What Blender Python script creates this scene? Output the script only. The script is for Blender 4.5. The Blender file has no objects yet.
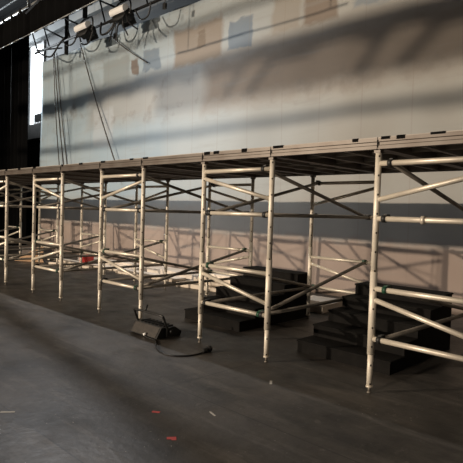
import bpy, bmesh, math, random
from mathutils import Vector, Matrix
rng = random.Random(7)
C = bpy.context.scene.collection
V = Vector

# ------------------------------------------------------------ materials
def mat(name, col, rough=.6, metal=0., spec=.5, noise=None, emit=None):
    m = bpy.data.materials.new(name); m.use_nodes = True
    nt = m.node_tree; b = nt.nodes['Principled BSDF']
    b.inputs['Base Color'].default_value = (*col, 1)
    b.inputs['Roughness'].default_value = rough
    b.inputs['Metallic'].default_value = metal
    b.inputs['Specular IOR Level'].default_value = spec
    if emit:
        b.inputs['Emission Color'].default_value = (*emit[0], 1)
        b.inputs['Emission Strength'].default_value = emit[1]
    if noise:
        scale, col2, lo, hi = noise
        tc = nt.nodes.new('ShaderNodeTexCoord'); n = nt.nodes.new('ShaderNodeTexNoise')
        n.inputs['Scale'].default_value = scale; n.inputs['Detail'].default_value = 6
        nt.links.new(tc.outputs['Object'], n.inputs['Vector'])
        r = nt.nodes.new('ShaderNodeMapRange')
        r.inputs['From Min'].default_value = lo; r.inputs['From Max'].default_value = hi
        nt.links.new(n.outputs['Fac'], r.inputs['Value'])
        mx = nt.nodes.new('ShaderNodeMix'); mx.data_type = 'RGBA'
        mx.inputs['A'].default_value = (*col, 1); mx.inputs['B'].default_value = (*col2, 1)
        nt.links.new(r.outputs['Result'], mx.inputs['Factor'])
        nt.links.new(mx.outputs['Result'], b.inputs['Base Color'])
    return m

class N:
    """small node-maths helper"""
    def __init__(s, m): s.nt = m.node_tree
    def _in(s, sock, v):
        if isinstance(v, (int, float)): sock.default_value = v
        elif isinstance(v, tuple): sock.default_value = (*v, 1) if len(v) == 3 and sock.type == 'RGBA' else v
        else: s.nt.links.new(v, sock)
    def op(s, o, a, b=0., c=None, clamp=False):
        n = s.nt.nodes.new('ShaderNodeMath'); n.operation = o; n.use_clamp = clamp
        s._in(n.inputs[0], a); s._in(n.inputs[1], b)
        if c is not None: s._in(n.inputs[2], c)
        return n.outputs[0]
    def rng(s, v, a, b, c=0., d=1.):
        n = s.nt.nodes.new('ShaderNodeMapRange'); s._in(n.inputs['Value'], v)
        for k, x in (('From Min', a), ('From Max', b), ('To Min', c), ('To Max', d)): n.inputs[k].default_value = x
        return n.outputs['Result']
    def mix(s, f, a, b):
        n = s.nt.nodes.new('ShaderNodeMix'); n.data_type = 'RGBA'
        s._in(n.inputs['Factor'], f); s._in(n.inputs['A'], a); s._in(n.inputs['B'], b)
        return n.outputs['Result']
    def noise(s, vec, scale, detail=5., rough=.55, stretch=None):
        if stretch:
            mp = s.nt.nodes.new('ShaderNodeMapping'); mp.inputs['Scale'].default_value = stretch
            s.nt.links.new(vec, mp.inputs['Vector']); vec = mp.outputs[0]
        n = s.nt.nodes.new('ShaderNodeTexNoise'); n.inputs['Scale'].default_value = scale
        n.inputs['Detail'].default_value = detail; n.inputs['Roughness'].default_value = rough
        s.nt.links.new(vec, n.inputs['Vector']); return n.outputs['Fac']
    def obj(s):
        t = s.nt.nodes.new('ShaderNodeTexCoord').outputs['Object']
        sx = s.nt.nodes.new('ShaderNodeSeparateXYZ'); s.nt.links.new(t, sx.inputs[0])
        return t, sx.outputs[0], sx.outputs[1], sx.outputs[2]

ALU = (.75, .685, .575)
def alu_post():
    """scaffold tube with its row of small drilled holes"""
    m = mat('scaffold_tube_drilled', ALU, .45, .15)
    n = N(m); t, x, y, z = n.obj()
    fz = n.op('ABSOLUTE', n.op('SUBTRACT', n.op('FRACT', n.op('DIVIDE', z, .16)), .5))
    hz = n.op('LESS_THAN', fz, .05)
    hx = n.op('LESS_THAN', n.op('ABSOLUTE', n.op('SUBTRACT', x, n.op('MULTIPLY', y, -1.0))), .010)
    hole = n.op('MULTIPLY', hz, hx)
    dirt = n.rng(n.noise(t, 9., 6.), .45, .75)
    c = n.mix(n.op('MULTIPLY', dirt, .45), (.86, .79, .67), (.50, .44, .36))
    c = n.mix(hole, c, (.03, .025, .02))
    n.nt.links.new(c, n.nt.nodes['Principled BSDF'].inputs['Base Color'])
    return m
M = {}
M['post'] = alu_post()
M['alu'] = mat('scaffold_tube', ALU, .4, .35, noise=(7., (.55, .5, .43), .5, .8))
M['dull'] = mat('shaded_brace_tube', (.26, .235, .20), .5, .3, noise=(6., (.15, .135, .115), .4, .75))  # same tube darkened: the braces' shaded side put into the colour
M['green'] = mat('green_clip', (.008, .06, .03), .5)
M['blackclip'] = mat('black_clip', (.02, .02, .02), .5)
M['fascia'] = mat('deck_edge_extrusion', (.13, .112, .096), .45, .3, noise=(5., (.10, .08, .065), .42, .7))
M['ply'] = mat('deck_board', (.48, .44, .39), .6, noise=(4., (.34, .31, .27), .4, .7))
M['joist'] = mat('deck_joist', (.24, .22, .20), .5, .3)
M['tape'] = mat('black_gaffer_tape', (.004, .004, .004), .9, 0, .1)
M['black'] = mat('matt_black_paint', (.006, .0055, .005), .8, 0, .15, noise=(12., (.010, .009, .008), .45, .75))
M['velvet'] = mat('black_velour', (.0018, .0018, .002), .95, 0, .1)
M['blackmetal'] = mat('black_metal', (.012, .012, .012), .4)
M['truss'] = mat('dark_truss_tube', (.007, .007, .0075), .8, 0, .2)
M['pipeworn'] = mat('worn_grey_pipe', (.3, .31, .31), .45, .4)
M['white'] = mat('white_board', (.76, .67, .56), .7, noise=(3., (.58, .50, .41), .5, .8))
M['lampwhite'] = mat('pale_lamp_housing', (.88, .88, .87), .4, .1)
M['card'] = mat('cardboard', (.42, .27, .16), .8)
M['red'] = mat('red_plastic', (.40, .025, .02), .5)
M['redtape'] = mat('red_tape', (.52, .09, .09), .7)
M['chalk'] = mat('pale_tape', (.42, .40, .36), .8)
M['greywall'] = mat('grey_painted_wall', (.055, .061, .066), .8, noise=(1.5, (.04, .044, .048), .4, .7))
M['beam'] = mat('pale_painted_beam', (.20, .22, .23), .7)
M['darkwall'] = mat('black_painted_wall', (.010, .010, .0105), .95, 0, .05)
M['ledge'] = mat('ledge_plaster', (.13, .11, .10), .9, noise=(3., (.08, .07, .062), .4, .7))
M['lens'] = mat('dusty_lamp_glass', (.04, .033, .027), .5, noise=(30., (.02, .017, .014), .4, .65))
M['rope'] = mat('dark_rope', (.06, .055, .05), .8)

def floor_mat():
    m = mat('black_stage_floor', (.05, .05, .05), .5)
    n = N(m); t, x, y, z = n.obj()
    big = n.rng(n.noise(t, .8, 8., .62), .33, .66)
    c = n.mix(big, (.010, .009, .008), (.072, .064, .056))
    streak = n.rng(n.noise(t, 2.6, 7., .68, (.28, 2.0, 1)), .52, .72)
    c = n.mix(n.op('MULTIPLY', streak, .8), c, (.125, .113, .101))
    dk = n.rng(n.noise(t, 1.7, 6., .65, (.5, 1.6, 1)), .50, .66)
    c = n.mix(n.op('MULTIPLY', dk, .75), c, (.013, .012, .011))
    fine = n.rng(n.noise(t, 9., 8., .7), .60, .74)
    c = n.mix(n.op('MULTIPLY', fine, .8), c, (.16, .145, .13))
    spk = n.rng(n.noise(t, 38., 2.), .70, .76)
    zone = n.rng(n.noise(t, 1.3, 2.), .5, .62)
    c = n.mix(n.op('MULTIPLY', spk, zone), c, (.42, .39, .35))
    # joints of the floor sheets
    ex = n.op('LESS_THAN', n.op('ABSOLUTE', n.op('SUBTRACT', n.op('FRACT', n.op('DIVIDE', n.op('ADD', x, .3), 2.44)), .5)), .0024)
    ey = n.op('LESS_THAN', n.op('ABSOLUTE', n.op('SUBTRACT', n.op('FRACT', n.op('DIVIDE', n.op('ADD', y, .55), 1.22)), .5)), .005)
    j = n.op('MAXIMUM', ex, ey)
    c = n.mix(n.op('MULTIPLY', j, .7), c, (.012, .011, .01))
    b = n.nt.nodes['Principled BSDF']
    n.nt.links.new(c, b.inputs['Base Color'])
    n.nt.links.new(n.rng(n.noise(t, 3., 5.), .3, .7, .38, .60), b.inputs['Roughness'])
    bump = n.nt.nodes.new('ShaderNodeBump'); bump.inputs['Strength'].default_value = .35; bump.inputs['Distance'].default_value = .01
    n.nt.links.new(n.noise(t, 14., 6.), bump.inputs['Height']); n.nt.links.new(bump.outputs[0], b.inputs['Normal'])
    return m
M['floor'] = floor_mat()

# painted scenic cloth: faded blocks of houses, zone tints that also carry light and shade
def cloth_mat():
    m = mat('painted_backdrop_cloth', (.6, .6, .6), .9, 0, .1)
    n = N(m); t, x, y, z = n.obj()
    w = n.op('SUBTRACT', n.noise(t, 2.2, 4.), .5)
    w2 = n.op('SUBTRACT', n.noise(t, 3.1, 4., .55, (1, 1, 1.7)), .5)
    xx = n.op('ADD', x, n.op('MULTIPLY', w, .35)); zz = n.op('ADD', z, n.op('MULTIPLY', w2, .30))
    cool_tint = n.mix(n.rng(n.noise(t, .6, 5.), .3, .7), (.30, .40, .475), (.37, .44, .48))
    cool_tint = n.mix(n.rng(x, -9., -1.), cool_tint, n.mix(n.rng(n.noise(t, .5, 4.), .35, .7), (.39, .40, .385), (.35, .34, .31)))  # bluish left to beige right: cool and warm light put into the paint
    warm_tint = n.mix(n.rng(n.noise(t, .8, 4.), .35, .7), (.30, .24, .205), (.37, .30, .26))
    c = n.mix(n.rng(zz, .95, 1.15), warm_tint, n.mix(n.rng(zz, 1.55, 1.9), (.34, .33, .31), cool_tint))  # grey zone fitted to the deck's shadow, warm light tinted in below it
    def patch(c, x0, z0, x1, z1, col, a=.8, soft=.12):
        if x0 > x1: x0, x1 = x1, x0
        if z0 > z1: z0, z1 = z1, z0
        dx = n.op('SUBTRACT', (x1-x0)/2, n.op('ABSOLUTE', n.op('SUBTRACT', xx, (x0+x1)/2)))
        dz = n.op('SUBTRACT', (z1-z0)/2, n.op('ABSOLUTE', n.op('SUBTRACT', zz, (z0+z1)/2)))
        f = n.rng(n.op('MINIMUM', dx, dz), -soft/2, soft/2, 0., a)
        return n.mix(f, c, col)
    brown, tan, blue, grey = (.15, .105, .075), (.34, .31, .27), (.155, .20, .25), (.24, .28, .30)
    c = patch(c, -9.8, 3.9, 2.5, 5.05, tan, .55, .5)
    c = patch(c, -4.6, 3.9, 2.5, 4.95, (.235, .195, .16), .8, .5)  # brown tone deepens the mid-tone shadow zone in the cloth colour
    c = patch(c, -10.9, 4.3, -9.2, 5.5, grey, .35)
    c = patch(c, -9.0, 5.1, -7.7, 5.75, (.23, .26, .265), .7)
    c = patch(c, -7.60, 5.15, -7.25, 5.55, brown, .8, .06)
    c = patch(c, -7.05, 5.12, -6.3, 5.66, blue, .8, .06)
    c = patch(c, -5.75, 5.0, -4.05, 5.9, (.25, .21, .17), .85)
    c = patch(c, -4.9, 5.35, -4.65, 5.75, (.16, .13, .10), .6, .05)
    c = patch(c, -3.85, 5.05, -3.15, 5.70, blue, .8, .06)
    c = patch(c, -2.62, 5.15, -1.9, 5.9, (.28, .25, .21), .7)
    c = patch(c, -1.82, 5.15, -1.05, 5.75, (.19, .145, .11), .8)
    c = patch(c, -.7, 5.2, .1, 5.9, blue, .6)
    c = patch(c, -9.5, 3.3, -8.5, 4.4, (.45,.49,.52), .6)
    c = patch(c, -6.0, 2.2, -3.5, 3.3, (.43,.46,.46), .4, .5)
    # thin painted streaks and water marks
    st = n.rng(n.noise(t, 4., 6., .6, (.12, 1, 1.6)), .56, .72, 0., .35)
    c = n.mix(st, c, (.28, .28, .27))
    swirl = n.op('ABSOLUTE', n.op('SUBTRACT', n.noise(t, 1.6, 4., .6, (1.0, 1, 1.8)), .5))
    sw = n.op('MULTIPLY', n.rng(swirl, 0., .02, .4, 0.), n.op('MULTIPLY', n.rng(z, 5.4, 5.7), n.rng(x, -2., -5.)))
    c = n.mix(sw, c, (.30, .29, .28))
    shade_lumps = n.op('MULTIPLY', n.rng(n.noise(t, 1.9, 5.), .55, .68, 0., .55), n.op('MULTIPLY', n.rng(z, 3.5, 3.9), n.rng(z, 5.0, 4.7)))  # lumps of the dark shadow band put into the cloth colour
    c = n.mix(shade_lumps, c, (.22, .20, .18))
    seam = n.op('LESS_THAN', n.op('ABSOLUTE', n.op('SUBTRACT', n.op('FRACT', n.op('DIVIDE', x, .92)), .5)), .012)
    c = n.mix(n.op('MULTIPLY', seam, .22), c, (.25, .21, .18))
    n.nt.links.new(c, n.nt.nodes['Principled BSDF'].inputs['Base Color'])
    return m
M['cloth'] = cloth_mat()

# ------------------------------------------------------------ mesh helpers
def frame(d):
    d = d.normalized(); a = V((0, 0, 1)) if abs(d.z) < .9 else V((1, 0, 0))
    u = d.cross(a).normalized(); return u, d.cross(u).normalized()
def tube(bm, a, b, r, n=12, r2=None):
    a, b = V(a), V(b); u, w = frame(b-a); r2 = r if r2 is None else r2
    A = [bm.verts.new(a+(u*math.cos(2*math.pi*i/n)+w*math.sin(2*math.pi*i/n))*r) for i in range(n)]
    B = [bm.verts.new(b+(u*math.cos(2*math.pi*i/n)+w*math.sin(2*math.pi*i/n))*r2) for i in range(n)]
    for i in range(n):
        f = bm.faces.new((A[i], A[(i+1) % n], B[(i+1) % n], B[i])); f.smooth = True
    bm.faces.new(A[::-1]); bm.faces.new(B)
def path(bm, pts, r, n=8):
    """smooth tube along a list of points (Catmull-Rom)"""
    P = [V(p) for p in pts]; Q = []
    for i in range(len(P)-1):
        p0, p1, p2, p3 = P[max(i-1, 0)], P[i], P[i+1], P[min(i+2, len(P)-1)]
        for k in range(6):
            t = k/6
            Q.append(.5*((2*p1)+(p2-p0)*t+(2*p0-5*p1+4*p2-p3)*t*t+(3*p1-p0-3*p2+p3)*t**3))
    Q.append(P[-1]); rings = []
    for i, q in enumerate(Q):
        d = Q[min(i+1, len(Q)-1)]-Q[max(i-1, 0)]; u, w = frame(d)
        rings.append([bm.verts.new(q+(u*math.cos(2*math.pi*k/n)+w*math.sin(2*math.pi*k/n))*r) for k in range(n)])
    for a, b in zip(rings, rings[1:]):
        o = min(range(n), key=lambda s: sum((a[k].co-b[(k+s) % n].co).length for k in range(n)))
        for k in range(n):
            f = bm.faces.new((a[k], a[(k+1) % n], b[(k+1+o) % n], b[(k+o) % n])); f.smooth = True
    bm.faces.new(rings[0][::-1]); bm.faces.new(rings[-1])
def box(bm, lo, hi, rot=None, at=None):
    lo, hi = V(lo), V(hi); vs = []
    for x in (lo.x, hi.x):
        for y in (lo.y, hi.y):
            for z in (lo.z, hi.z):
                p = V((x, y, z))
                if rot is not None: p = rot @ p
                if at is not None: p = p + V(at)
                vs.append(bm.verts.new(p))
    for q in ((0, 1, 3, 2), (4, 6, 7, 5), (0, 4, 5, 1), (2, 3, 7, 6), (0, 2, 6, 4), (1, 5, 7, 3)):
        bm.faces.new([vs[i] for i in q])
def prism(bm, prof, a, b, axis='x'):
    """profile (list of 2-D points) extruded along an axis"""
    def p(t, q): return V((t, q[0], q[1])) if axis == 'x' else V((q[0], t, q[1])) if axis == 'y' else V((q[0], q[1], t))
    A = [bm.verts.new(p(a, q)) for q in prof]; B = [bm.verts.new(p(b, q)) for q in prof]
    k = len(prof)
    for i in range(k): bm.faces.new((A[i], A[(i+1) % k], B[(i+1) % k], B[i]))
    bm.faces.new(A[::-1]); bm.faces.new(B)
def obj(name, bm, m, parent=None, loc=None, bevel=0):
    bmesh.ops.recalc_face_normals(bm, faces=bm.faces)
    me = bpy.data.meshes.new(name); bm.to_mesh(me); bm.free(); me.materials.append(M[m])
    o = bpy.data.objects.new(name, me); C.objects.link(o)
    if parent is not None: o.parent = parent
    if loc is not None: o.location = loc
    if bevel:
        b = o.modifiers.new('bevel', 'BEVEL'); b.width = bevel; b.segments = 2; b.limit_method = 'ANGLE'
    return o
def BM(fn=None, *a, **k):
    bm = bmesh.new()
    if fn: fn(bm, *a, **k)
    return bm
def tag(o, label, cat, group=None):
    o['label'] = label; o['category'] = cat
    if group: o['group'] = group
    return o
def thing(name, label, cat, loc=(0, 0, 0), rz=0, group=None):
    o = bpy.data.objects.new(name, None); C.objects.link(o); o.empty_display_size = .2
    o.location = loc; o.rotation_euler = (0, 0, rz); return tag(o, label, cat, group)
def struct(name, bm, m):
    o = obj(name, bm, m); o['kind'] = 'structure'; return o

# ------------------------------------------------------------ the setting
struct('floor', BM(box, (-26, -22, -.1), (14, 9, 0)), 'floor')
YW = 5.5
bm = BM(box, (-26, YW, 0), (-17.0, YW+.2, 10)); box(bm, (-15.55, YW, 0), (14, YW+.2, 10))
box(bm, (-17.0, YW, 0), (-15.55, YW+.2, 4.72)); box(bm, (-17.0, YW, 8.1), (-15.55, YW+.2, 10))
struct('wall_back', bm, 'greywall')
# black dado of the rear wall under the ledge
struct('trim_1', BM(box, (-26, YW-.06, 0), (-12.6, YW-.003, 4.16)), 'darkwall')
struct('trim_2', BM(box, (-18.2, YW-.36, 4.17), (-14.9, YW-.003, 4.74)), 'ledge')
bm = bmesh.new()
box(bm, (-17.0, YW+.02, 8.0), (-15.55, YW+.1, 8.1))
box(bm, (-15.72, YW-.02, 4.742), (-15.55, YW+.1, 8.1))
M['winframe'] = mat('window_frame_paint', (.5, .51, .52), .6)
M['daylight'] = mat('daylit_pane', (.8, .85, .9), .3, emit=((.92, .97, 1.), 3.2))
wf = struct('window_1', bm, 'winframe')
obj('pane', BM(box, (-17.0, YW+.11, 4.742), (-15.55, YW+.14, 8.1)), 'daylight', wf)
struct('trim_4', BM(box, (-26, YW-.04, 8.75), (14, YW-.003, 9.999)), 'darkwall')  # black sheet added where the wing light would show up the wall
struct('trim_3', BM(box, (-17, YW-.2, 8.16), (-6, YW-.003, 8.45)), 'beam')
struct('ceiling', BM(box, (-26, -22, 10), (14, 9, 10.1)), 'darkwall')

# ------------------------------------------------------------ scaffold towers
W, G, D = .99, 1.145, 2.11
H = 2.055
R_POST = .0265
ZS = (.465, .89, 1.48, 1.94)
def leg(root, x, y):
    b = bmesh.new()
    tube(b, (0, 0, .98), (0, 0, H-.012), .0265, 14); tube(b, (0, 0, .33), (0, 0, 1.035), .0305, 14)
    tube(b, (0, 0, .055), (0, 0, .34), .0245, 14)
    o = obj('leg', b, 'post', root, (x, y, 0))
    f = bmesh.new(); tube(f, (0, 0, .012), (0, 0, .058), .011, 10); tube(f, (0, 0, 0), (0, 0, .013), .021, 12, .013)
    obj('foot', f, 'dull', o)
    c = bmesh.new(); tube(c, (0, 0, .048), (0, 0, .062), .030, 14); obj('collar', c, 'alu', o)
    s = bmesh.new(); box(s, (-.029, -.029, H-.028), (.029, .029, H)); obj('bracket', s, 'fascia', o)
def clip(par, p, mt, along):
    """claw hooked over a rung"""
    b = bmesh.new(); p = V(p)
    tube(b, p-V((.017, 0, 0)), p+V((.017, 0, 0)), .031, 12)
    box(b, (-.016, -.03, -.03), (.016, .03, .03), None, p+V((0, along*.035, .008)))
    obj('clip', b, mt, par)
def tower(x0, up, lo, rup, rlo, label, sideflip=False):
    root = thing('scaffold_tower', label, 'scaffolding', (x0, 0, 0), 0, 'scaffold towers under the platform')
    for x in (0, W):
        for y in (0, D): leg(root, x, y)
    for y, u, l in ((0, up, lo), (D, rup, rlo)):
        for z in ZS: obj('rung', BM(tube, (.02, y, z), (W-.02, y, z), .0225), 'alu', root)
        for hi, lw, s in ((1.86, 1.64, u), (.795, .585, l)):
            a, c = (hi, lw) if s < 0 else (lw, hi)
            obj('frame_diagonal', BM(tube, (.02, y, a), (W-.02, y, c), .0215), 'alu', root)
    for x, k in ((.075, 0), (W-.075, 1)):
        ups = (1.94, 1.48) if (k or sideflip) else (1.48, 1.94); los = (.465, .89) if k else (.89, .465)
        sx = .035 if x < .5 else -.035
        for nm, za, zb, xo, cm in (('horizontal_brace', 1.48, 1.48, 0, 'blackclip'), ('horizontal_brace', .465, .465, 0, 'blackclip'),
                                   ('diagonal_brace', *ups, sx, 'blackclip'), ('diagonal_brace', *los, sx, 'green')):
            xx = x+xo
            o = obj(nm, BM(tube, (xx, .03, za+.0), (xx, D-.03, zb), .0205), 'dull', root)
            clip(o, (xx, 0, za), cm, 1); clip(o, (xx, D, zb), cm, -1)
    return root
P5 = 0.
towers = [
 (P5-3*(W+G)-W-G+G, 0),
]
step = W+G
tower(P5+step, 1, -1, 1, -1, 'aluminium scaffold tower at far right, cut off by the right picture edge', True).rotation_euler.z = -.03
o = tower(P5, -1, -1, 1, -1, 'aluminium scaffold tower right of the picture centre, standing right of the floodlight cable plug')
tower(P5-step, 1, -1, -1, 1, 'aluminium scaffold tower directly behind the floodlight on the floor')
tower(P5-2*step, -1, 1, 1, -1, 'aluminium scaffold tower left of the floodlight one, before the left edge of the painted cloth')
tower(P5-3*step, 1, 1, -1, 1, 'aluminium scaffold tower at far left, its front right leg nearest the left picture edge')
tower(P5-4*step, -1, 1, 1, 1, 'scaffold tower mostly hidden at far left, its rear legs seen between second and third posts')
tower(P5-5*step, 1, 1, -1, 1, 'farthest scaffold tower, its rear legs seen between the first and second posts from left')
tower(P5-6*step, -1, 1, 1, -1, 'scaffold tower of the row standing wholly beyond the left picture edge')
# the ring clamp half way along one rung
for ob in C.objects:
    if ob.name.startswith('scaffold_tower') and abs(ob.location.x-step) < .01:
        obj('ring_clamp', BM(tube, (.395, 0, 1.48), (.425, 0, 1.48), .033), 'alu', ob)

# ------------------------------------------------------------ platform deck panels
posts = []
for i in range(-6, 2): posts += [i*step, i*step+W]
edges = [p+.012 for p in posts]; edges[0] -= .1
edges.append(edges[-1]+1.145)
where = ['at the far end of the row beyond the left picture edge', 'over the gap at the far end of the row',
 'over the farthest scaffold tower in view', 'over the gap beside the farthest scaffold tower in view',
 'over the mostly hidden tower at far left', 'over the gap left of the far left tower',
 'over the far left scaffold tower', 'over the gap between the two leftmost towers in view',
 'over the scaffold tower left of the floodlight', 'over the gap left of the floodlight',
 'over the scaffold tower behind the floodlight', 'over the gap right of the floodlight',
 'over the scaffold tower right of the floodlight plug', 'over the wide gap with the black steps below, right of centre',
 'over the scaffold tower at the right picture edge', 'beyond the scaffold tower at the right picture edge']
FY0, FY1, ZB, ZT = -.05, D+.06, H, H+.098
for i, (a, b) in enumerate(zip(edges, edges[1:])):
    root = thing('deck_panel', 'aluminium-edged platform panel '+where[i], 'platform', (a, 0, ZB), 0, 'platform deck panels')
    w = b-a-.006; h = ZT-ZB
    bm = bmesh.new()
    # edge extrusion with a groove, running round all four sides
    prof = [(0, 0), (.012, 0), (.012, .03), (.006, .036), (.006, .052), (.012, .058), (.012, h-.012), (.0, h-.012)]
    prof = [(-q[0]+.012+0, q[1]) for q in prof]
    def rail(y, s):
        pr = [(y+s*q[0], q[1]) for q in ((0, 0), (0, .028), (.008, .034), (.008, .056), (0, .062), (0, h-.006), (.05, h-.006), (.05, 0))]
        prism(bm, pr, 0, w)
    rail(FY0, 1); rail(FY1, -1)
    for x in (0, w-.045): box(bm, (x, FY0+.051, 0), (x+.045, FY1-.051, h-.018))
    obj('edge_rail', bm, 'fascia', root)
    obj('deck_board', BM(box, (.002, FY0+.003, h-.016), (w-.002, FY1-.003, h)), 'ply', root)
    j = bmesh.new()
    for k in (1, 2):
        x = w*k/3; box(j, (x-.02, FY0+.052, .012), (x+.02, FY1-.052, h-.018))
    for k in (1, 2, 3):
        y = FY0+(FY1-FY0)*k/4; 
        for q in range(3):
            xa = .047 if q == 0 else w*q/3+.021; xb = w-.047 if q == 2 else w*(q+1)/3-.021
            box(j, (xa, y-.018, .03), (xb, y+.018, h-.018))
    obj('joist', j, 'joist', root)
    # black tape patches folded over the front top edge
    n = 1+rng.randrange(2)+(1 if i > 11 else 0)
    for k in range(n):
        x = .03 if k == 0 else rng.uniform(.1, w-.2); l = rng.uniform(.05, .13); hh = rng.uniform(.014, .034)
        t = bmesh.new(); box(t, (x, FY0-.003, h-hh), (min(x+l, w-.01), FY0-.0005, h+.002)); box(t, (x, FY0-.003, h+.0005), (min(x+l, w-.01), FY0+.03, h+.003))
        obj('tape_patch', t, 'tape', root)
    c = bmesh.new(); box(c, (-.004, FY0-.004, .012), (.006, FY0-.0005, h-.022)); obj('joint_cover', c, 'tape', root)

# ------------------------------------------------------------ black step units
def steps(x0, x1, y0, label):
    root = thing('step_unit', label, 'steps', (x0, y0, 0), 0, 'black step units')
    w = x1-x0; run, rise, n = .295, .13, 5
    for s in (0, w-.02):
        bm = bmesh.new(); prof = [(0.02, 0)]
        for k in range(n):
            prof += [(k*run+.02, (k+1)*rise-.02), ((k+1)*run+(.02 if k < n-1 else 0), (k+1)*rise-.02)]
        prof.append((n*run, 0)); prism(bm, prof, s, s+.02)
        obj('side_panel', bm, 'black', root)
    for k in range(n):
        obj('tread', BM(box, (-.01, k*run-.008, (k+1)*rise-.019), (w+.01, (k+1)*run+.012, (k+1)*rise)), 'black', root, bevel=.004)
        obj('riser', BM(box, (.0, k*run, k*rise), (w, k*run+.018, (k+1)*rise-.0195)), 'black', root)
    obj('back_panel', BM(box, (.02, n*run-.02, .0), (w-.02, n*run-.001, n*rise-.02)), 'black', root)
steps(.955, 2.035, .57, 'flight of black wooden steps behind the rightmost tall post, right of centre')
steps(-1.095, -.055, .72, 'flight of black wooden steps behind the scaffold tower right of the floodlight')

# ------------------------------------------------------------ painted backdrop
YC = 4.2
bm = bmesh.new(); nx, nz = 150, 44; x0, x1, zt = -12.88, 5.5, 6.46
grid = []
for j in range(nz+1):
    row = []
    for i in range(nx+1):
        x = x0+(x1-x0)*i/nx; z = zt*j/nz
        y = YC+.022*math.sin(x*2.1+.5*math.sin(z))+.014*math.sin(x*5.3+z*.7)*(1-z/zt*.6)+.02*math.sin(z*1.3+x*.4)
        edge = math.exp(-(x-x0)/.25); y += -.03*edge
        zz = z
        if j == nz: zz += .02*math.sin(x*3.1)
        row.append(bm.verts.new((x, y, zz)))
    grid.append(row)
for j in range(nz):
    for i in range(nx):
        f = bm.faces.new((grid[j][i], grid[j][i+1], grid[j+1][i+1], grid[j+1][i])); f.smooth = True
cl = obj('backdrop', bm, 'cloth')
s = cl.modifiers.new('thickness', 'SOLIDIFY'); s.thickness = .006; s.offset = 0
tag(cl, 'huge pale painted backdrop cloth hanging behind the platform', 'backdrop')

# ------------------------------------------------------------ masking curtains
def folds(name, x0, x1, y, z0, z1, label, amp=.07, wl=.32, cat='curtain'):
    bm = bmesh.new(); n = int((x1-x0)/wl*10); ring = []
    for i in range(n+1):
        x = x0+(x1-x0)*i/n; dy = amp*math.sin(2*math.pi*(x/wl)+.8*math.sin(x*1.7))
        ring.append((x, y+dy))
    for th in (0, .02):
        ring2 = ring
    A = [bm.verts.new((p[0], p[1], z0+.012*math.sin(p[0]*6))) for p in ring]; B = [bm.verts.new((p[0], p[1], z1)) for p in ring]
    for i in range(n):
        f = bm.faces.new((A[i], A[i+1], B[i+1], B[i])); f.smooth = True
    o = obj(name, bm, 'velvet'); s = o.modifiers.new('thickness', 'SOLIDIFY'); s.thickness = .012; s.offset = 0
    return tag(o, label, cat)
folds('leg_curtain', -18.2, -13.39, 3.85, 0.005, 7.5, 'tall black velour leg curtain hanging at the far left')
YB = 2.8
folds('border_curtain', -16.5, -4.4, YB, 6.58, 7.38, 'black velour border hung across the top left corner', .03, .5)

def pipe_thing(name, label, a, b, r, m, cat='pipe'):
    o = obj(name, BM(tube, a, b, r), m); return tag(o, label, cat)
hb = bmesh.new(); xx = -16.5
while xx < -4.5:
    l = rng.uniform(.5, 1.6); tube(hb, (xx, YB-.05, 6.56), (min(xx+l, -4.4), YB-.05, 6.56), rng.choice((.012, .016, .02)), 8); xx += l
obj('hem_pipe', hb, 'pipeworn', [o for o in C.objects if o.name == 'border_curtain'][0])
tr = thing('flying_pipe', 'worn grey pipe with clamps along the top edge of the black border', 'pipe', (0, YB, 7.43))
obj('tube', BM(tube, (-16.5, 0, 0), (-4.4, 0, 0), .035), 'pipeworn', tr)
for k in range(14):
    x = -14+k*.62; obj('clamp', BM(box, (x, -.045, -.05), (x+.12, .045, .05)), 'truss', tr)
for k, x in enumerate((-13.2, -11.0, -8.5)):
    obj('hanger', BM(tube, (x, 0, 0), (x, 0, 2.55), .018), 'pipeworn', tr)
bt = thing('overhead_truss', 'dark overhead pipe frame glimpsed above the border at top left', 'truss', (0, 3.2, 8.25))
obj('chord', BM(tube, (-16.5, 0, 0), (-6, 0, 0), .03), 'truss', bt)
obj('chord', BM(tube, (-16.5, 0, .45), (-6, 0, .45), .03), 'pipeworn', bt)
for x in (-15.6, -14.4, -13.2, -12., -10.8, -9.6): obj('strut', BM(tube, (x, 0, 0), (x, 0, .45), .02), 'pipeworn', bt)
for x in (-15, -9): obj('hanger', BM(tube, (x, 0, .45), (x, 0, 1.73), .015), 'truss', bt)

# ------------------------------------------------------------ lighting truss with flood lamps in front of the cloth
YT = 3.6
lt = thing('lighting_truss', 'black lighting truss hanging above the top edge of the backdrop', 'truss', (0, YT, 6.48))
obj('chord', BM(tube, (-12.2, 0, 0), (-3.2, 0, 0), .034), 'truss', lt)
obj('chord', BM(tube, (-12.6, -.25, .55), (-3.2, -.25, .55), .03), 'truss', lt)
for k, x in enumerate((-12.0, -11.2, -9.9, -8.0, -6.1, -4.6)):
    obj('strut', BM(tube, (x, 0, 0), (x+.1, -.25, .55), .022), 'truss', lt)
    if k in (1, 2, 3): obj('diagonal', BM(tube, (x, -.25, .55), (x+1.1, 0, 0), .024), 'truss', lt)
obj('lower_diagonal', BM(tube, (-12.1, 0, .08), (-10.4, 0, -.18), .022), 'truss', lt)
for x in (-11.4, -7.6, -4): obj('hanger', BM(tube, (x, 0, .62), (x, 0, 2.9), .016), 'pipeworn', lt)
obj('pole', BM(tube, (-10.35, .12, -.35), (-10.35, .12, 1.7), .06), 'truss', lt)

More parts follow.
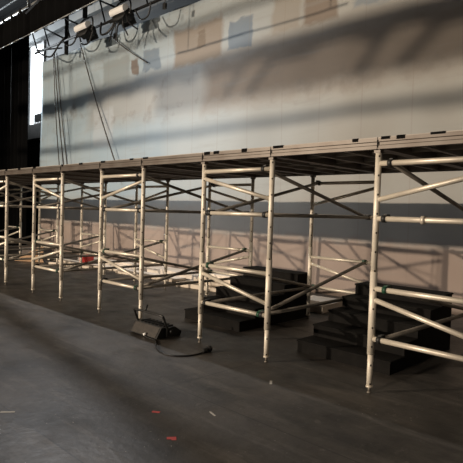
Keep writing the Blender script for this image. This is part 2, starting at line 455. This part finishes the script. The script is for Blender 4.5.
def flood(x, label):
    r = thing('flood_lamp', label, 'stage lamp', (x, YT-.2, 6.36), 0, 'flood lamps on the lighting truss')
    h = bmesh.new()
    prism(h, [(-.13, -.04), (.10, -.16), (.17, -.02), (.10, .10), (-.05, .12)], -.29, .29)
    obj('housing', h, 'blackmetal', r, bevel=.012)
    t = bmesh.new(); arc = [(-.10+.105*math.cos(math.radians(q)), .075+.105*math.sin(math.radians(q))) for q in range(40, 241, 20)]
    prism(t, arc+[(-.06, .06)], -.30, .30)
    obj('reflector_cover', t, 'lampwhite', r)
    y = bmesh.new(); path(y, [(-.34, 0, -.02), (-.35, 0, .2), (-.24, .02, .33), (0, .03, .35), (.24, .02, .33), (.35, 0, .2), (.34, 0, -.02)], .022)
    obj('yoke', y, 'blackmetal', r)
    for s in (-.33, .33): obj('knob', BM(tube, (s-.05, 0, -.02), (s+.05, 0, -.02), .04), 'blackmetal', r)
    for s in (-1, 1):
        f = bmesh.new(); box(f, (-.29, -.012, -.16), (.29, .012, 0), Matrix.Rotation(s*.5, 3, 'X'), (0, -.1 if s < 0 else .15, -.05 if s < 0 else -.06))
        obj('barn_door', f, 'blackmetal', r)
    c = bmesh.new(); box(c, (-.04, -.09, .33), (.04, .015, .70)); obj('hook_clamp', c, 'blackmetal', r)
    return r
FL = flood(-8.65, 'left of the two pale-topped flood lamps on the lighting truss')
FR = flood(-6.88, 'right of the two pale-topped flood lamps on the lighting truss')
def cable(pts, label, r=.014, cat='cable', name='power_cable', m='rope', g=None):
    return tag(obj(name, BM(path, pts, r), m), label, cat, g)
def wire(parent, pts, r):
    o = V(parent.location); return obj('cable', BM(path, [V(p)-o for p in pts], r), 'rubber', parent)
M['rubber'] = mat('black_cable_rubber', (.012, .012, .013), .5)
yt = YT-.06
wire(lt, [(-11.9, yt, 6.46), (-11.3, yt, 6.20), (-10.9, yt, 6.15), (-10.5, yt, 6.38), (-10.1, yt-.02, 6.52)], .026)
wire(lt, [(-10.2, yt, 6.45), (-9.8, yt-.1, 6.22), (-9.4, yt-.1, 6.20), (-9.15, yt-.1, 6.48)], .022)
wire(lt, [(-8.1, yt, 6.5), (-7.95, yt-.1, 6.14), (-7.65, yt-.1, 6.10), (-7.45, yt-.05, 6.25), (-7.4, yt, 6.5)], .028)
wire(FL, [(-8.9, yt-.2, 6.3), (-8.75, yt-.2, 6.02), (-8.4, yt-.2, 5.98), (-8.25, yt-.15, 6.3)], .022)
for k, (xa, xb, zz) in enumerate(((-7.2, -7.45, 5.82), (-7.0, -7.1, 5.75), (-6.75, -6.6, 5.8), (-6.5, -6.2, 5.86))):
    wire(FR, [(-6.9+.1*k, yt-.2, 6.3), (xa, yt-.2, 6.08), (xb, yt-.15, zz)], .02)
wire(FR, [(-6.4, yt-.1, 6.4), (-6.15, yt-.1, 6.1), (-5.85, yt-.1, 6.12), (-5.75, yt-.1, 6.42)], .018)
for k, (x, z) in enumerate(((-7.35, 5.98), (-5.3, 6.22))):
    o = thing('safety_weight', ('small black plug hanging over the cloth edge below the right flood lamp', 'small black plug hanging over the cloth edge farthest right')[k], 'plug', (x, YT-.1, z), 0, 'hanging plugs')
    obj('body', BM(box, (-.05, -.03, -.08), (.05, .03, .06)), 'blackmetal', o, bevel=.01)
    obj('cord', BM(tube, (0, 0, .055), (0, .02, 6.47-z), .01), 'rope', o)
# long ropes hanging down the face of the cloth
yr = YC-.13
for a, b, lab, r in (((-11.89, yr, 6.5), (-11.25, yr, 2.3), 'leftmost of three thin ropes hanging down the cloth left edge', .016),
                     ((-11.80, yr-.01, 6.5), (-10.90, yr-.01, 2.3), 'middle of three thin ropes hanging down the cloth left edge', .018),
                     ((-11.62, yr-.02, 6.5), (-10.65, yr-.02, 2.3), 'rightmost of three thin ropes hanging down the cloth left edge', .016),
                     ((-10.15, yr, 6.48), (-7.80, yr, 2.3), 'single slanting rope crossing the cloth from the left flood lamp', .018),
                     ((-8.6, yr, 6.47), (-6.7, yr, 5.3), 'short slanting rope on the cloth below the right flood lamp', .016)):
    a, b = V(a), V(b); m1 = (a+b)/2+V((-.06, 0, -.02))
    o = cable([a, m1, b], lab, r, 'rope', 'hanging_rope', g='ropes hanging on the backdrop')

# dark angular box on the rear ledge
o = thing('loudspeaker', 'dark angular box standing on the grey ledge, left of the backdrop', 'loudspeaker', (-15.2, YW-.2, 4.74))
bm = bmesh.new(); prism(bm, [(-.45, 0), (.5, 0), (.5, .86), (-.15, .86), (-.45, .4)], -.14, .14, 'y'); obj('cabinet', bm, 'blackmetal', o)
bm = bmesh.new(); box(bm, (-.35, -.152, .08), (.4, -.141, .36)); obj('grille', bm, 'velvet', o)

# ------------------------------------------------------------ stuff on the floor behind the towers
def board(x, y, z, l, w, h, rz, label, m='white', name='board', cat='board', g='white boards on the floor', tilt=0):
    bm = bmesh.new(); box(bm, (-l/2, -w/2, 0), (l/2, w/2, h))
    o = obj(name, bm, m, bevel=min(.006, h*.2)); o.location = (x, y, z); o.rotation_euler = (0, tilt, rz)
    return tag(o, label, cat, g)
board(-7.6, 2.95, 0, 3.4, .32, .05, .05, 'long white board on the floor left of the red crate')
board(-7.3, 3.45, 0, 3.0, .30, .09, -.04, 'white board lying behind the red crate')
board(-7.2, 3.42, .09, 2.2, .22, .05, .06, 'narrow white board stacked behind the red crate')
board(-4.9, 2.95, 0, 1.9, .42, .06, .07, 'white board on the floor behind the floodlight tower')
board(-4.2, 3.6, 0, 2.8, .5, .12, -.03, 'broad white board against the foot of the backdrop')
board(-2.75, 2.85, 0, 1.5, .46, .08, .14, 'lowest white board of the stack left of the black steps')
board(-2.65, 2.95, .08, 1.2, .40, .07, -.08, 'second white board up in the stack left of the black steps')
board(-2.6, 3.05, .15, 1.1, .4, .07, .1, 'third white board up in the stack left of the black steps')
board(-2.4, 3.1, .22, 1.0, .35, .06, -.03, 'topmost white board of the stack left of the black steps')
board(-.42, 2.95, 0, .62, .85, .11, .12, 'white block on the floor between the two flights of black steps')
board(-7.6, 2.45, 0, 1.5, .10, .06, .25, 'pale timber batten lying at the far left under the platform', 'white', 'batten', 'timber', None)
# red crate
o = thing('crate', 'small red plastic crate among the white boards', 'crate', (-7.55, 2.92, .052), .2); o.scale = (.52, .62, .8)
bm = bmesh.new()
prism(bm, [(-.17, 0), (.17, 0), (.2, .26), (.18, .26), (.155, .02), (-.155, .02), (-.18, .26), (-.2, .26)], -.27, .27)
box(bm, (-.27, -.17, .0), (-.25, .17, .25)); box(bm, (.25, -.17, .0), (.27, .17, .25))
obj('body', bm, 'red', o)
bm = bmesh.new(); 
for s in (-1, 1): box(bm, (-.29, s*.205-.012, .235), (.29, s*.205+.012, .265))
obj('rim', bm, 'red', o)
# cardboard piece and pale bin at the far left
o = obj('cardboard_sheet', BM(prism, [(-.55, 0), (.35, 0), (.3, .05), (.25, .5)], -.01, .01, 'y'), 'card')
o.location = (-9.0, 2.15, 0); o.rotation_euler = (-.25, 0, .55); tag(o, 'bent brown cardboard sheet between the two leftmost posts', 'cardboard')
o = thing('storage_box', 'pale grey box on the floor before the black wall, far left', 'box', (-11.0, 3.2, 0), .5)
obj('body', BM(box, (-.4, -.2, 0), (.4, .2, .2)), 'ledge', o, bevel=.02); obj('lid', BM(box, (-.42, -.22, .2), (.42, .22, .24)), 'ledge', o, bevel=.01)

# ------------------------------------------------------------ floodlight on the stage floor
fl = thing('floodlight', 'black floodlight lying on the stage floor before the scaffolding', 'floodlight', (-.64, -.20, 0), .0)
wd = .255
bm = bmesh.new(); prism(bm, [(-.12, .012), (-.09, .0), (.24, .0), (.26, .05), (.16, .12), (-.045, .128)], -wd, wd); obj('housing', bm, 'blackmetal', fl, bevel=.008)
bm = bmesh.new(); prism(bm, [(-.128, .012), (-.050, .135), (-.042, .130), (-.118, .008)], -wd-.006, wd+.006); obj('front_frame', bm, 'blackmetal', fl)
bm = bmesh.new(); prism(bm, [(-.127, .022), (-.060, .128), (-.056, .125), (-.123, .018)], -wd+.02, wd-.02); obj('lens', bm, 'lens', fl)
bm = bmesh.new()
path(bm, [(-wd-.03, .05, .07), (-wd-.03, -.01, .16), (-wd-.028, -.045, .245), (-wd+.0, -.06, .272), (0, -.062, .276), (wd-.0, -.06, .272), (wd+.028, -.045, .245), (wd+.03, -.01, .16), (wd+.03, .05, .07)], .014)
obj('handle', bm, 'blackmetal', fl)
for s in (-1, 1):
    obj('yoke_arm', BM(box, (s*(wd+.03)-.012, .0, .02), (s*(wd+.03)+.012, .09, .13)), 'blackmetal', fl)
    obj('pivot_knob', BM(tube, (s*(wd+.012), .06, .08), (s*(wd+.07), .06, .08), .026), 'blackmetal', fl)
bm = bmesh.new(); 
for k in range(7): box(bm, (-wd+.03+k*.072, .0, .115), (-wd+.045+k*.072, .15, .14))
obj('cooling_fin', bm, 'blackmetal', fl)
obj('spigot', BM(tube, (-.06, -.06, .27), (-.06, -.02, .35), .011), 'blackmetal', fl)
obj('cable_gland', BM(tube, (.06, -.12, .04), (.05, -.155, .028), .016), 'lampwhite', fl)
pc = obj('power_cord', BM(path, [(.05, -.145, .03), (.13, -.15, .008), (.30, -.17, .008), (.52, -.33, .008), (.72, -.41, .008), (.86, -.40, .008), (.98, -.28, .008), (1.0, -.12, .008), (.99, -.07, .015)], .0085), 'blackmetal', fl)
pl = bmesh.new(); tube(pl, (.99, -.08, .022), (.99, .0, .024), .022, 12, .034); tube(pl, (.99, .0, .034), (.99, .035, .034), .034); obj('plug', pl, 'blackmetal', pc)

# ------------------------------------------------------------ marks on the floor
def mark(x, y, l, w, rz, m, label, name='tape_mark', ell=False, g=None):
    bm = bmesh.new(); box(bm, (-l/2, -w/2, .0005), (l/2, w/2, .002))
    if ell: box(bm, (l/2-w, -l/2, .0005), (l/2, -w/2-.0002, .002))
    o = obj(name, bm, m); o.location = (x, y, 0); o.rotation_euler = (0, 0, rz); return tag(o, label, 'tape', g)
mark(1.276, -1.6, .06, .026, .6, 'redtape', 'small red tape strip on the floor, farther from the camera')
mark(1.69, -1.79, .062, .032, .9, 'redtape', 'red corner tape mark on the floor, nearest the camera', ell=True)
mark(1.58, -1.31, .085, .014, -.3, 'chalk', 'thin pale tape scrap on the floor right of the red marks', 'tape_scrap')
mark(.57, -2.40, .10, .02, .9, 'chalk', 'pale tape scrap at the left picture edge', 'tape_scrap')
mark(1.42, -.44, .09, .022, -.9, 'chalk', 'pale tape scrap on the floor before the right tower gap', 'tape_scrap')

# ------------------------------------------------------------ lamps of the house
def spot(name, p, target, power, col, r, ang):
    l = bpy.data.lights.new(name, 'SPOT'); l.energy = power; l.color = col; l.shadow_soft_size = r; l.spot_size = ang; l.spot_blend = .25
    o = bpy.data.objects.new(name, l); C.objects.link(o); o.location = p
    o.rotation_euler = (V(target)-V(p)).to_track_quat('-Z', 'Y').to_euler(); return o
L1, L2 = V((-10.6, -18, 6.26)), V((1., -18, 6.26))
spot('front_of_house_lamp', L1, (-3.5, 3, 1.8), 16800, (1, .82, .63), .15, math.radians(62))
spot('front_of_house_lamp', L2, (-3.0, 3, 1.8), 5600, (1, .83, .66), .15, math.radians(62))
d = bpy.data.lights.new('wing_daylight', 'AREA'); d.energy = 420; d.color = (.88, .95, 1.); d.shape = 'RECTANGLE'; d.size = 1.0; d.size_y = 3.0; d.spread = math.radians(32)
do = bpy.data.objects.new('wing_daylight', d); C.objects.link(do); do.location = (-24.5, 4.55, 8.0)
do.rotation_euler = (V((-10, 5.3, 7.2))-do.location).to_track_quat('-Z', 'Y').to_euler()
a = bpy.data.lights.new('overhead_work_lamp', 'AREA'); a.energy = 310; a.color = (.96, .97, 1.); a.shape = 'RECTANGLE'; a.size = .10; a.size_y = .05
ao = bpy.data.objects.new('overhead_work_lamp', a); C.objects.link(ao); ao.location = (-5.0, .70, 6.25)
ao.rotation_euler = (math.radians(-4), 0, 0)
wb = thing('floor_shade_bar', 'unseen dark bar added above the platform to shade the floor', 'shade bar', (-4.5, .456, 5.5))
obj('pipe', BM(tube, (-1.9, .285, 0), (1.9, -.285, 0), .019), 'truss', wb)  # added out of view to throw the dark band across the floor
for k in (-1.6, 1.6): obj('hanger', BM(tube, (k, -k*.15, .02), (k, -k*.15, 4.5), .012), 'truss', wb)
# unseen bars added between those lamps and the stage, shaped to shade the cloth
def onbar(L, q):
    y = -7 if L is L1 else -8.2
    t = (y+18)/22.2; return V((L.x+(q[0]-L.x)*t, y, L.z+(q[1]-L.z)*t))
for nm, L, xa, xb in (('left', L1, -14, 3.2), ('right', L2, -14, 3.2)):
    bar = thing('cloth_shade_bar', 'unseen bar added behind the camera to shade the cloth, '+nm+' one', 'shade bar')
    obj('pipe', BM(tube, onbar(L, (xa, 4.86)), onbar(L, (xb, 4.86)), .10), 'truss', bar)
    obj('pipe', BM(tube, onbar(L, (xa, 3.36)), onbar(L, (xb, 3.40)), .042), 'truss', bar)
    obj('pipe', BM(tube, onbar(L, (xa, 5.95)), onbar(L, (xb, 5.95)), .03), 'truss', bar)
    for x in (-11, 2.8):
        p = onbar(L, (x, 4.86)); q = onbar(L, (x, 3.38)); obj('hanger', BM(tube, q, (p.x, p.y, 10), .018), 'truss', bar)
    p, q = onbar(L, (xa, 4.80)), onbar(L, (xb, 4.80))
    obj('shade_roll', BM(path, [p.lerp(q, k/60)+V((0, 0, rng.uniform(-.07, .06))) for k in range(3, 61)], .085), 'velvet', bar)
    if nm == 'left':
        a0, b0 = onbar(L, (-6.5, 4.80)), onbar(L, (3.2, 3.98)); zz = b0.z
        while zz < a0.z:
            obj('shade_slat', BM(box, (a0.x, a0.y-.012, zz), (b0.x, a0.y+.012, zz+.028)), 'velvet', bar); zz += .066  # added slats thin the lamp to a mid-tone shade
        for q0, q1 in (((.05, 4.83), (-.58, 3.96)), ((-2.4, 4.85), (-3.23, 3.98)), ((.85, 4.64), (.2, 4.0)), ((-3.1, 4.85), (-3.9, 4.1))):
            obj('strut', BM(tube, onbar(L, q0), onbar(L, q1), .04), 'truss', bar)  # added struts set to cast slanting shadows on the cloth
    else:
        a0, b0 = onbar(L, (-6.3, 4.86)), onbar(L, (3.2, 3.95))
        bm = bmesh.new(); box(bm, (a0.x, a0.y-.02, b0.z), (b0.x, a0.y+.02, a0.z)); obj('shade_sheet', bm, 'velvet', bar)  # added sheet blocks the second lamp over the mid-tone zone

w = bpy.data.worlds.new('dim_theatre'); bpy.context.scene.world = w; w.use_nodes = True
w.node_tree.nodes['Background'].inputs[0].default_value = (.75, .88, 1., 1); w.node_tree.nodes['Background'].inputs[1].default_value = .035

# ------------------------------------------------------------ camera
f, yaw, pitch, roll, ch, cx, cy = 507.19, -.768, -.0387, .0306, 1.4997, 4.2239, 3.9055
fwd = V((math.sin(yaw)*math.cos(pitch), math.cos(yaw)*math.cos(pitch), math.sin(pitch)))
right = V((math.cos(yaw), -math.sin(yaw), 0)); up = right.cross(fwd)
r2 = right*math.cos(roll)+up*math.sin(roll); u2 = up*math.cos(roll)-right*math.sin(roll)
cam = bpy.data.cameras.new('camera'); co = bpy.data.objects.new('camera', cam); C.objects.link(co)
cam.sensor_width = 36; cam.lens = f*36/463; cam.clip_start = .05; cam.clip_end = 200
mw = Matrix((( r2.x, u2.x, -fwd.x, cx), (r2.y, u2.y, -fwd.y, -cy), (r2.z, u2.z, -fwd.z, ch), (0, 0, 0, 1)))
co.matrix_world = mw
sc = bpy.context.scene; sc.camera = co
vs = sc.view_settings; vs.view_transform = 'Standard'; vs.look = 'None'; vs.gamma = 1; vs.use_curve_mapping = False; vs.exposure = -.15
